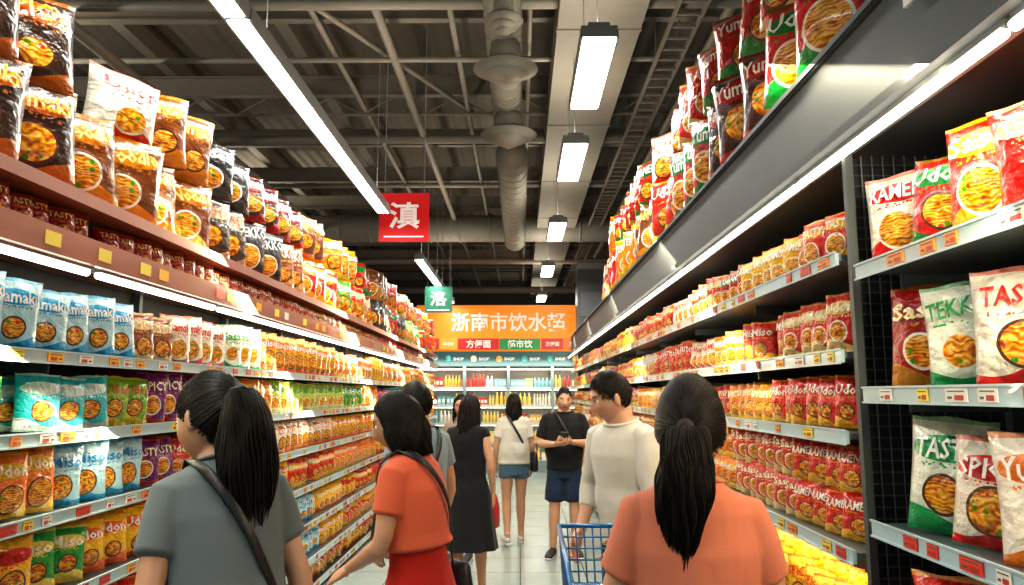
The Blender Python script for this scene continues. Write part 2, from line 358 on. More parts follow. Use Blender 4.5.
XL=-1.7; LV=[1.80,1.51,1.22,.92,.62,.33,.10]
e=rack(-1,XL,.4,15.2,LV,.45,M_RAIL,2.42)
b=Batch(); b.box((XL-.2,7.8,2.205),(.42,14.8,.03)); b.box((XL+.015,7.8,2.20),(.03,14.8,.10)); b.build('canopy',[M_RAILR],e)
b=Batch(); b.box((XL-.2,7.8,2.395),(.42,14.8,.03)); b.box((XL+.01,7.8,2.40),(.02,14.8,.05)); b.build('upper_shelf',[M_RAILR],e)
b=Batch(); t=Batch(); y=.5
while y<15:
    b.box((XL-.03,y+.6,2.155),(.05,1.16,.03)); t.path([(XL-.025,y+.03,2.13),(XL-.025,y+1.17,2.13)],.016,10)
    y+=1.22
b.build('tube_holder',[M_HOUS],e); t.build('light_tube',[M_TUBE],e)
for k in range(5): area('shelf_light',(XL+.05,1.8+k*3,2.10),3,.04,21,SW,(0,math.radians(25),pi/2),e)
b=Batch(); y=.5
while y<15:
    if random.random()<.9: b.box((XL+.032,y+.1,2.20),(.002,.09,.05),random.choice(TAGC[:2]+[(.75,.7,.6),(.5,.05,.03)]))
    y+=random.uniform(.15,.5)
b.build('header_tags',[M_VC],e)
pk=Batch()
fill(pk,-1,XL,1.80,.9,15,.19,.265,[(.5,3.25,'wb'),(3.25,3.6,'brn'),(3.6,4.35,'wr'),(4.35,4.9,'wg'),(4.9,6.9,'yo'),(6.9,7.8,'or')],WARM)
fill(pk,-1,XL,1.51,.9,15,.175,.235,[(.5,2.65,'gr'),(2.65,3.0,'tq'),(3.0,3.4,'gy'),(3.4,3.8,'pur'),(3.8,4.7,'red'),(4.7,5.2,'or'),(5.2,7.2,'lime'),(7.2,8,'gr')],MIX)
fill(pk,-1,XL,1.22,.9,15,.175,.235,[(.5,2.75,'or'),(2.75,3.35,'wb'),(3.35,3.7,'pur'),(3.7,4.6,'redy'),(4.6,6.8,'wo'),(6.8,9,'yo')],MIX)
fill(pk,-1,XL,.92,.9,15,.18,.24,[(.5,2.6,'yel'),(2.6,3.0,'gr'),(3.0,3.8,'yo'),(3.8,4.6,'wg'),(4.6,5.6,'yo'),(5.6,7,'redy'),(7,9,'or')],WARM)
for z in (.62,.33,.10): fill(pk,-1,XL,z,1.5,15,.17,.22,[],WARM+['wb','yo'],rows=2)
pk.build('noodle_packets',[M_PACK])
pk=Batch(); fill(pk,-1,XL,2.222,.9,15,.13,.14,[(.5,6,'rdk'),(6,9,'choc')],['bred','choc','red'],rows=1,seglen=(1,2))
pk.build('snack_packets',[M_PACK])
pk=Batch()
LT=[(.5,2.75,'blk'),(2.75,3.8,'choc'),(3.8,4.35,'blo'),(4.35,5.0,'blw'),(5.0,5.7,'brn'),(5.7,6.6,'redy'),(6.6,7.4,'gr'),(7.4,8.6,'red')]
fill(pk,-1,XL,2.425,.9,15,.34,.40,LT,['gr','red','or','choc','redg','redy','blw'],rows=1,tiers=1,front=.03,bias=.6,rj=.08,skip=0)
fill(pk,-1,XL,2.425+.37,.9,15,.34,.38,[(.5,2.75,'blk'),(2.75,3.15,'wr'),(3.15,3.8,'choc'),(3.8,4.6,'blw'),(4.6,5.6,'bred'),(5.6,6.4,'choc'),(6.4,8,'or')],['gr','red','or','choc','redg','redy'],rows=1,front=.05,bias=.6,rj=.08,skip=.05)
pk.build('snack_bags',[M_PACK])
# right far
XR=1.05; RV=[2.11,1.79,1.53,1.16,.80,.45,.12]
e=rack(1,XR,2.42,15.2,RV,.45,M_RAIL,2.8)
b=Batch(); b.box((XR+.24,7.7,2.80),(.5,15,.03)); b.box((XR+.02,7.7,2.63),(.03,15,.34)); b.box((XR-.01,7.7,2.47),(.06,15,.03)); b.box((XR-.005,7.7,2.80),(.03,15,.02)); b.box((XR+.24,7.7,2.46),(.46,15,.02))
b.build('header_panel',[M_HEAD],e)
b=Batch(); t=Batch(); y=.3
while y<15:
    b.box((XR+.02,y+.6,2.445),(.05,1.19,.03)); t.path([(XR-.0,y+.015,2.425),(XR-.0,y+1.19,2.425)],.014,10); y+=1.21
b.build('tube_holder',[M_HOUS],e); t.build('light_tube',[M_TUBE],e)
for k in range(5): area('shelf_light',(XR-.05,1.6+k*3,2.39),3,.04,22,SW,(0,math.radians(-25),pi/2),e)
area('lower_shelf_light',(XR+.10,4,1.12),3,.04,11,(1,.72,.3),(0,0,pi/2),e)
pk=Batch()
fill(pk,1,XR,2.11,2.5,15,.15,.20,[(2.4,2.9,'redy'),(2.9,3.5,'yo'),(3.5,4.0,'redg'),(4.0,4.6,'red'),(4.6,5.3,'wr')],WARM)
fill(pk,1,XR,1.79,2.5,15,.155,.205,[(2.4,3.0,'red'),(3.0,3.6,'redy'),(3.6,4.1,'or'),(4.1,4.7,'wr'),(4.7,6,'redy')],WARM)
fill(pk,1,XR,1.53,2.5,15,.14,.175,[(2.4,3.2,'redy'),(3.2,3.9,'or'),(3.9,5,'red')],WARM)
fill(pk,1,XR,1.16,2.5,15,.14,.17,[(2.4,3.0,'redy'),(3.0,3.8,'red'),(3.8,5,'or')],WARM,tiers=2)
fill(pk,1,XR,.80,2.5,15,.14,.2,[(2.4,6,'yel')],['yel','yo','red'])
for z in (.45,.12): fill(pk,1,XR,z,2.5,15,.16,.22,[],WARM,rows=1)
pk.build('noodle_packets',[M_PACK])
pk=Batch()
RT=[(1.8,2.9,'redg'),(2.9,3.9,'bred'),(3.9,4.8,'redg'),(4.8,5.6,'redy')]
fill(pk,1,XR,2.816,2.35,9.0,.36,.47,RT,['gr','red','or','choc','redg','bred','redy'],rows=1,front=.0,bias=.7,rj=.08,skip=0,neary=9)
fill(pk,1,XR,2.816+.43,2.5,8.6,.35,.43,[(1.8,3.0,'red'),(3.0,3.9,'redg'),(3.9,4.6,'red')],['red','or','redg','rdk','wr'],rows=1,front=.02,bias=.7,rj=.08,skip=.1,neary=9)
pk.build('snack_bags',[M_PACK])
# right near bay
NV=[2.04,1.665,1.275,.88,.5,.12]
e=rack(1,XR,.3,2.28,NV,.45,M_RAIL,2.8,td=.95)
pk=Batch()
for z,cws,ys in ((2.04,['wr','redg','redy','red'],2.16),(1.665,['rdk','wg','wr','redg'],2.10),(1.275,['wg','wr','wo','or'],2.06),(.88,['red']*4,2.06),(.5,['or']*4,2.06)):
    y=ys; i=0
    while y>.5:
        c=cws[i] if i<len(cws) else random.choice(WARM); sd=random.random()
        for r in range(2): put_pack(pk,np.array([XR+.10+r*.16,y+r*.03,z+.002]),.215,(.30 if z<2 else .28)*random.uniform(.88,1.04),-(pi/2-.65)+random.uniform(-.14,.14),c,lean=-.06,word=(i*3+int(z*10))%10,dsc=1.25,roll=random.uniform(-.09,.09),seed=sd)
        y-=.205; i+=1
pk.build('noodle_packets',[M_PACK])
area('near_bay_light',(XR-.05,1.5,2.0),1.3,.03,4,SW,(0,math.radians(-55),pi/2),e)
e2=root('wire_mesh_divider'); b=Batch()
for x in np.arange(XR+.03,XR+.5,.035): b.bar((x,2.35,.05),(x,2.35,2.42),.0022,n=5)
for z in np.arange(.08,2.42,.035): b.bar((XR+.03,2.352,z),(XR+.49,2.352,z),.0022,n=5)
for x in (XR+.02,XR+.49): b.box((x,2.35,1.22),(.025,.025,2.4))
b.build('mesh_wires',[mat('mesh_wire_dark',(.09,.105,.11),.5,.4)],e2)
b=Batch(); b.box((XR+.25,2.385,1.22),(.46,.01,2.4)); b.build('side_panel',[M_DARK],e2)
e=root('price_placard',(XR-.04,1.72,2.72)); b=Batch(); b.box((0,0,0),(.01,.22,.14),(.75,.72,.68)); b.box((-.006,0,.03),(.002,.16,.02),(.3,.05,.05)); b.box((-.006,0,-.01),(.002,.18,.035),(.15,.15,.15)); b.box((.02,0,.02),(.04,.02,.02),(.2,.2,.2)); b.build('card',[M_VC],e)
# ------------------------------------------------------------ signs
def hang_sign(x,y,z,w,h,col,word,name):
    e=root(name,(x,y,z)); b=Batch(); b.box((0,0,0),(w,.03,h),col)
    for s in(-1,1): b.bar((s*w*.4,0,h/2),(s*w*.4,0,5.9-z),.004,(.2,.2,.2))
    sign_text(b,word,(0,-.018,.02),w*.62,np.eye(3),(.9,.85,.8),height=h*.55)
    b.box((0,-.017,-h*.4),(w*.8,.002,h*.03),(.9,.8,.75))
    b.build('board',[M_SIGN],e)
hang_sign(-1.33,8.3,3.66,.57,.57,(.62,.012,.015),'\u6ec7','hanging_sign')
hang_sign(-1.42,12.8,3.28,.48,.46,(.006,.12,.065),'\u6d1b','hanging_sign')
def kiosk():
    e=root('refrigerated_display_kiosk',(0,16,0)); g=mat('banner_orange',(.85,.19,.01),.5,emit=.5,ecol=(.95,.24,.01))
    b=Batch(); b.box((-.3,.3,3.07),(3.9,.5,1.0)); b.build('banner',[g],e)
    b=Batch(); sign_text(b,'\u6d59\u5357\u5e02\u996e\u6c34\u8d85',(-.25,.035,3.2),2.5,np.eye(3),(.95,.9,.85),height=.42)
    x=-2.1
    for w,c in ((.35,(.6,.05,.05)),(.4,(.8,.4,.05)),(.9,(.6,.02,.03)),(.9,(.02,.28,.09)),(.5,(.6,.03,.03)),(.5,(.75,.18,.05))):
        b.box((x+w/2,.03,2.72),(w-.02,.04,.24),c); sign_text(b,random.choice(['\u8d85\u5e02\u996e','\u65b9\u4fbf\u9762','\u6d59\u5357\u6c34']),(x+w/2,.005,2.72),w*.6,np.eye(3),(.95,.9,.85)); x+=w
    b.box((-.3,.1,2.4),(3.9,.1,.32),(.03,.10,.11)); x=-2.1
    while x<1.5:
        b.path([(x,.04,2.4),(x,.03,2.4)],.07,16,random.choice([(.8,.7,.5),(.7,.1,.05),(.1,.4,.4),(.8,.4,.1)])); sign_text(b,'SHOP',(x+.22,.04,2.4),.22,np.eye(3),(.7,.75,.75)); x+=.55
    b.build('sign_boards',[M_VC],e)
    b=Batch(); b.box((-.3,.75,1.12),(3.9,.05,2.24),(.45,.50,.50)); b.box((-.3,.4,.12),(3.9,.7,.24),(.2,.27,.28))
    for x in (-2.2,-1.2,-.25,.7,1.6): b.box((x,.4,1.12),(.06,.72,2.24),(.22,.28,.30))
    for z in (.25,.65,1.03,1.41,1.79): b.box((-.3,.42,z-.02),(3.85,.6,.03),(.5,.55,.56)); b.box((-.3,.11,z-.02),(3.85,.015,.06),(.5,.57,.58))
    b.build('cabinet',[M_VC],e)
    b=Batch()
    for z in (.63,1.0,1.38,1.76,2.2): b.box((-.3,.2,z-.02),(3.8,.03,.02))
    b.build('cabinet_light',[M_TUBE],e)
    b=Batch()
    for z in (.25,.65,1.03,1.41,1.79):
        x=-2.15
        while x<1.55:
            c=random.choice([(.85,.78,.65),(.85,.45,.05),(.6,.05,.03),(.2,.5,.55),(.9,.65,.15),(.85,.8,.7)]); n=random.randint(2,5); h=random.uniform(.15,.28); w=random.uniform(.06,.1)
            for k in range(n):
                if x>1.5: break
                if h>.2: b.path([(x,.25,z),(x,.25,z+h*.65),(x,.25,z+h*.8),(x,.25,z+h)],[w*.42,w*.42,w*.17,w*.17],10,c)
                else: b.box((x,.25,z+h/2),(w*.92,.12,h),c); b.box((x,.187,z+h/2),(w*.6,.003,h*.4),(.9,.88,.8))
                x+=w
            x+=.02
    b.build('drinks_and_cartons',[M_VC],e)
    area('kiosk_light',(-.3,-.15,2.3),3.6,.1,24,(1,.93,.8),(math.radians(35),0,0),e)
kiosk()
b=Batch(); b.box((1.62,15.6,2.2),(.84,.6,4.4),(.16,.17,.18)); b.box((1.62,15.28,4.3),(.88,.04,.12),(.3,.3,.3)); b.box((1.62,15.29,3.5),(.7,.02,.5),(.22,.23,.24)); b.build('wall_partition',[M_VC])
# ------------------------------------------------------------ people
SKIN=(.56,.31,.20)
M_SKIN=mat('skin',(1,1,1),.45,vc=True,var=.10,ns=25,bump=.05,bs=140); M_SKIN.node_tree.nodes['Principled BSDF'].inputs['Subsurface Weight'].default_value=.12
M_SKIN.node_tree.nodes['Principled BSDF'].inputs['Subsurface Radius'].default_value=(.02,.008,.004)
g=G('hair'); g.put(g.b.inputs['Base Color'],g.att('c1').outputs[0]); g.b.inputs['Roughness'].default_value=.5; g.b.inputs['Specular IOR Level'].default_value=.22; M_HAIR=g.mat
def cloth(name,c,rough=.9):
    g=G(name); o=g.obj(); g.put(g.b.inputs['Base Color'],g.mix(g.noise(o,5,3),tuple(x*.85 for x in c),c)); g.b.inputs['Roughness'].default_value=rough; g.b.inputs['Sheen Weight'].default_value=.1; g.b.inputs['Specular IOR Level'].default_value=.25
    mp=g.n('ShaderNodeMapping'); mp.inputs['Scale'].default_value=(1.4,1.4,.55); g.put(mp.inputs[0],o)
    w=g.noise(mp.outputs[0],6,2); f=g.noise(o,300,2); g.bump(g.m('ADD',g.m('MULTIPLY',w,1.0),g.m('MULTIPLY',f,.05)),.45,.035); return g.mat
M_EYE=mat('eye_white',(.75,.72,.68),.2); M_IRIS=mat('iris',(.02,.012,.01),.2); M_LEATHER=mat('black_leather',(.015,.015,.017),.4,bump=.2); M_SOLE=mat('shoe_white',(.6,.6,.58),.6); M_SHOE=mat('shoe_dark',(.03,.03,.035),.6)
def ss(x): x=np.clip(x,0,1); return x*x*(3-2*x)
def head_pos(D,feat=True):
    x,y,z=D.T; X=.073*x; Y=.096*y; Z=.116*z; lo=np.clip(-z,0,1)
    X=X*(1-.30*lo**2)*(1+.04*np.exp(-((z+.25)/.3)**2)); Y=np.where(y<0,Y*(1-.42*lo),Y*(1-.06*lo)); Z=np.where((z<0)&(y<0),Z*.88,Z)
    if feat:
        g=lambda cx,cz,sx,sz: np.exp(-((np.abs(X)-cx)/sx)**2-((Z-cz)/sz)**2); f=ss(y*3)
        Y=Y+f*(.019*g(0,-.024,.012,.015)+.013*g(0,-.004,.010,.024)-.008*g(.031,.010,.017,.012)+.004*g(.03,.032,.03,.010)+.007*g(0,-.056,.022,.009)-.004*g(0,-.056,.02,.002)-.003*g(0,-.074,.02,.007)+.010*g(0,-.098,.024,.016)+.003*g(.042,-.022,.02,.02))
    return np.stack([X,Y,Z],1)
def sph(nu=64,nv=48):
    th=np.linspace(0,pi,nv+1); ph=np.linspace(0,2*pi,nu,endpoint=False); D=[(0,0,1.)]
    for t in th[1:-1]:
        for p in ph: D.append((math.sin(t)*math.cos(p),math.sin(t)*math.sin(p),math.cos(t)))
    D.append((0,0,-1.)); L=[];T=[]; n=nu
    for j in range(n): L+=[0,1+j,1+(j+1)%n]; T.append(3)
    for i in range(nv-2):
        for j in range(n): a=1+i*n; c=a+n; k=(j+1)%n; L+=[a+j,c+j,c+k,a+k]; T.append(4)
    a=1+(nv-2)*n; last=len(D)-1
    for j in range(n): L+=[a+j,last,a+(j+1)%n]; T.append(3)
    return np.array(D),np.array(L),np.array(T)
def ell(c,r,n=14):
    D,L,T=sph(n,n); return D*np.array(r)+np.array(c),L,T
def remesh(parts,vox,smooth=4):
    b=Batch()
    for p in parts: b.add(*p)
    me=mesh_np('tmp',np.concatenate(b.V),np.concatenate(b.L),np.concatenate(b.T),[])
    o=bpy.data.objects.new('tmp',me); COL.objects.link(o)
    m_=o.modifiers.new('r','REMESH'); m_.mode='VOXEL'; m_.voxel_size=vox; m_.use_smooth_shade=True
    if smooth: m2=o.modifiers.new('s','SMOOTH'); m2.factor=.5; m2.iterations=smooth
    bpy.context.view_layer.update(); dg=bpy.context.evaluated_depsgraph_get()
    r=bpy.data.meshes.new_from_object(o.evaluated_get(dg)); bpy.data.objects.remove(o); bpy.data.meshes.remove(me)
    n=len(r.vertices); V=np.empty(n*3); r.vertices.foreach_get('co',V); V=V.reshape(-1,3)
    L=np.empty(len(r.loops),dtype=np.int32); r.loops.foreach_get('vertex_index',L); T=np.empty(len(r.polygons),dtype=np.int32); r.polygons.foreach_get('loop_total',T)
    N=np.empty(n*3); r.vertices.foreach_get('normal',N); N=N.reshape(-1,3)
    bpy.data.meshes.remove(r); return V,L,T,N
_h={}
def hand_tpl(curl):
    if curl in _h: return _h[curl]
    P=[tube([(0,0,-.03),(0,0,0),(.002,0,.03),(.001,0,.06),(0,0,.088)],[(.024,.019),(.026,.018),(.036,.017),(.040,.015),(.037,.012)],16)]
    for x,l,sp in ((.029,.070,.06),(.0098,.080,.02),(-.0098,.074,-.02),(-.028,.058,-.07)):
        p=np.array([x,0,.082]); a=curl*.35; pts=[p+np.array([0,0,-.02]),p]; 
        for f,seg in enumerate((.45,.30,.25)):
            p=p+l*seg*np.array([math.sin(sp)*math.cos(a),math.sin(a),math.cos(a)*math.cos(sp)]); pts.append(p); a+=curl*.6
        P.append(tube(pts,[.0088,.0088,.0083,.0075,.006],10,ref=(1,0,0)))
    P.append(tube([(.015,.003,.012),(.033,.010,.034),(.046,.020+.01*curl,.058),(.047,.028+.02*curl,.080)],[.013,.012,.010,.0075],10))
    _h[curl]=remesh(P,.0032,2)[:3]; return _h[curl]
def nrm(v): v=np.array(v,float); return v/np.linalg.norm(v)
def hand(wrist,d,n,thumb,curl,sc=1.):
    V,L,T=hand_tpl(curl); d=nrm(d); n=np.array(n,float); n=nrm(n-d*np.dot(n,d)); s=np.cross(n,d)
    if np.dot(s,thumb)<0: s=-s
    W=np.array(wrist)+sc*(V[:,0:1]*s+V[:,1:2]*n+V[:,2:3]*d)
    if np.linalg.det(np.stack([s,n,d]))<0:
        L2=[];i=0
        for t in T: L2.extend(L[i:i+t][::-1]); i+=t
        L=np.array(L2)
    return W,L,T
TZ=[.76,.82,.88,.96,1.03,1.12,1.21,1.29,1.345,1.375,1.395,1.415,1.46,1.50]
TFX=[.13,.155,.162,.142,.125,.134,.148,.158,.160,.138,.098,.064,.049,.048]; TFY=[.09,.112,.112,.098,.088,.096,.112,.106,.088,.072,.060,.054,.050,.050]
TMX=[.14,.152,.155,.150,.146,.156,.174,.184,.186,.160,.112,.074,.058,.057]; TMY=[.09,.108,.108,.105,.100,.106,.118,.114,.096,.08,.068,.062,.058,.058]
def torso(male,z): return np.interp(z,TZ,TMX if male else TFX),np.interp(z,TZ,TMY if male else TFY)
def lerp(a,b,t): return np.array(a)*(1-t)+np.array(b)*t
def limb(a,b_,c,ra,n=16):
    a,b_,c=map(lambda v:np.array(v,float),(a,b_,c)); pts=[];rad=[]
    for t,r in zip((0,.3,.6,.88),ra[:4]): pts.append(lerp(a,b_,t)); rad.append(r)
    pts.append(b_*.9+a*.05+c*.05); rad.append(ra[4])
    for t,r in zip((.12,.35,.65,1),ra[5:]): pts.append(lerp(b_,c,t)); rad.append(r)
    return tube(pts,rad,n,ref=(0.02,1,.03))
def hcol(n): 
    v=rng.uniform(.4,1.45,n)[:,None]**1.6; return np.array([.0135,.0100,.0085])*v
def strands(P,r,taper=.3,n=4):
    S,N,_=P.shape; t=np.gradient(P,axis=1); t/=np.linalg.norm(t,axis=2,keepdims=True)+1e-9
    ref=np.array([.31,.52,.79]); s=np.cross(t,ref); s/=np.linalg.norm(s,axis=2,keepdims=True)+1e-9; o=np.cross(t,s)
    a=np.linspace(0,2*pi,n,endpoint=False); rr=np.asarray(r).reshape(-1,1,1,1)*(1-(1-taper)*np.linspace(0,1,N)**3)[None,:,None,None]
    V=P[:,:,None,:]+rr*(np.cos(a)[None,None,:,None]*s[:,:,None,:]+np.sin(a)[None,None,:,None]*o[:,:,None,:])
    i,j=np.meshgrid(np.arange(N-1),np.arange(n),indexing='ij'); k=(j+1)%n
    q=np.stack([i*n+j,i*n+k,(i+1)*n+k,(i+1)*n+j],-1).reshape(-1); L=(q[None,:]+(np.arange(S)*N*n)[:,None]).reshape(-1)
    return V.reshape(-1,3),L,np.full(len(L)//4,4),np.repeat(hcol(S),N*n,axis=0)
def hairline(P):
    az=np.degrees(np.arctan2(P[:,1]/.096,np.abs(P[:,0])/.073+1e-6)); zt=np.interp(az,[-90,-25,5,30,55,90],[-.088,-.07,-.012,.02,.062,.070]); return P[:,2]-zt
def slerp(a,b,t):
    w=np.arccos(np.clip((a*b).sum(-1),-1,.9999)); s=np.sin(w)+1e-6
    return (np.sin((1-t)[None,:]*w[:,None])/s[:,None])[...,None]*a[:,None,:]+(np.sin(t[None,:]*w[:,None])/s[:,None])[...,None]*b[:,None,:]
def rdir(n): d=rng.normal(size=(n,3)); return d/np.linalg.norm(d,axis=1)[:,None]
def hair_parts(style,L_,count):
    D,L,T=sph(56,40); P=head_pos(D,False); short=style=='short'; hl_=hairline(P)
    if short: hl_=hl_-.012*(P[:,1]<0)
    h=ss(hl_/(.03 if short else .014)); th=.072 if not short else (.035+.05*np.clip(P[:,2]/.11,0,1))
    V=P*(1+h*th-(1-h)*.12)[:,None]; V[:,2]+=.004*h; out=[(V,L,T)]
    surf=lambda d: head_pos(d.reshape(-1,3),False).reshape(d.shape)
    if short:
        D=rdir(count*3); Ph=head_pos(D,False); D=D[hairline(Ph)-.012*(Ph[:,1]<0)>.006][:count]
        up=np.clip(D[:,2:3],0,1); tgt=D+np.array([0,.0,-.10])*(1-up)+np.array([.10,.16,0])*up+rng.normal(size=D.shape)*.07; tgt/=np.linalg.norm(tgt,axis=1)[:,None]
        t=np.linspace(0,1,4); S=slerp(D,tgt,t); lift=(.012+.045*up)[:,None,:]*np.linspace(.3,1,4)[None,:,None]; k=1.03+.035*up[:,None,:]+lift; out.append(strands(surf(S)*k,rng.uniform(.0010,.0018,len(D)))); return out
    if style=='pony':
        tie=nrm((0,-1,L_.get('tie',.15))); D=rdir(count*2); D=D[hairline(head_pos(D,False))>.002][:count]
        t=np.linspace(0,1,12); S=slerp(D,np.repeat(tie[None],len(D),0),t); k=1.075+.018*np.sin(t*pi)[None,:,None]+rng.uniform(-.006,.016,(len(D),1,1)); out.append(strands(surf(S)*k,rng.uniform(.0008,.0018,len(D)),.8))
        nf=60; D2=D[:nf]; S=slerp(D2,np.repeat(tie[None],nf,0),t[:9]*.7); k=1.10+rng.uniform(.0,.05,(nf,1,1))*np.sin(t[:9]*pi)[None,:,None]; out.append(strands(surf(S)*k,np.full(nf,.0005),.4,3))
        W_=L_.get('w',1.); tp=head_pos(tie[None],False)[0]*1.12; n=count; N=22; t=np.linspace(0,1,N); LL=L_['len']
        jx=rng.normal(size=(n,2)); jx/=np.maximum(1,np.linalg.norm(jx,axis=1)/1.9)[:,None]; wd=W_*(.009+.016*np.sin(np.clip(t*1.25,0,1)*pi)**.7+.003)[None,:]
        ln=rng.uniform(.68,1.0,n)[:,None]*LL; sx_=L_.get('side',0)
        X=tp[0]+jx[:,0:1]*wd*1.15+.008*np.sin(t*6+jx[:,1:2]*1.5)+.003*np.sin(t*19+jx[:,0:1]*3)+sx_*t[None,:]; Y=tp[1]-.028*np.sin(np.clip(t*3,0,1)*pi/2)[None,:]+.02*t[None,:]+jx[:,1:2]*wd*.8-L_.get('back',0)*t[None,:]; Z=tp[2]+.012*np.sin(np.clip(t*6,0,1)*pi)[None,:]-ln*t[None,:]**1.15
        out.append(strands(np.stack([X,Y,Z],-1),rng.uniform(.0007,.0017,n),.25))
        tt=np.linspace(0,1,10); out.append(tube([(tp[0]+sx_*a,tp[1]-.028*math.sin(min(1,a*3)*pi/2)+.02*a-L_.get('back',0)*a,tp[2]-LL*.75*a**1.15) for a in tt],[(W_*(.009+.016*math.sin(min(1,a*1.2)*pi)**.7*(1 if a<.8 else .8)),W_*(.007+.011*math.sin(min(1,a*1.2)*pi)**.7)) for a in tt],12))
        return out
    n=count; az=rng.uniform(-1,1,n)*L_.get('cover',2.35)
    sd=np.sign(az); st=np.stack([sd*rng.uniform(.02,.3,n),rng.uniform(-.5,.55,n)*np.clip(np.abs(az),.3,1.6)/1.6-.1,np.full(n,1.)],1); st/=np.linalg.norm(st,axis=1)[:,None]
    tg=np.stack([np.sin(az),-np.cos(az),np.full(n,-.05)],1); tg/=np.linalg.norm(tg,axis=1)[:,None]
    N1=9; S=slerp(st,tg,np.linspace(0,1,N1)); k=1.082+rng.uniform(-.01,.035,(n,1,1))+np.linspace(0,.04,N1)[None,:,None]; A=surf(S)*k
    end=A[:,-1]; N2=11; t=np.linspace(0,1,N2+1)[1:]; ln=(L_['len']*rng.uniform(.84,1.0,n))[:,None]
    curl=L_.get('in',.12)
    X=end[:,0:1]*(1+.08*np.sin(t*pi)[None,:]-curl*t[None,:]**2)+.005*np.sin(t*8+az[:,None]*9); Y=end[:,1:2]*(1+.06*np.sin(t*pi)-curl*.6*t**2)[None,:]+.005*np.cos(t*7+az[:,None]*7)-L_.get('back',0)*t[None,:]; Z=end[:,2:3]-ln*t[None,:]
    out.append(strands(np.concatenate([A,np.stack([X,Y,Z],-1)],1),rng.uniform(.0010,.0021,n),.3))
    b0=[(0,-.05,.02),(0,-.055,-.05),(0,-.05-L_.get('back',0)*.4,-.05-L_['len']*.45),(0,-.045-L_.get('back',0)*.8,-.05-L_['len']*.8)]
    out.append(tube(b0,[(.074,.040),(.074,.040),(.068,.031),(.056,.020)],18)); return out
def wrinkle(V,N,amp,seed=0):
    x,y,z=V.T; s=seed*1.7
    low=ss((1.30-z)/.30)
    w=.8*np.sin(z*20+4*np.sin(x*7+s)+3*np.sin(y*8+s))*np.sin(x*8+s+z*5)+low*(.8*np.sin(x*32+3*np.sin(z*9+s)+s)*np.sin(z*7+y*9+s)+.5*np.sin(z*34+5*np.sin(x*10+s)))
    return V+N*(amp*w)[:,None]
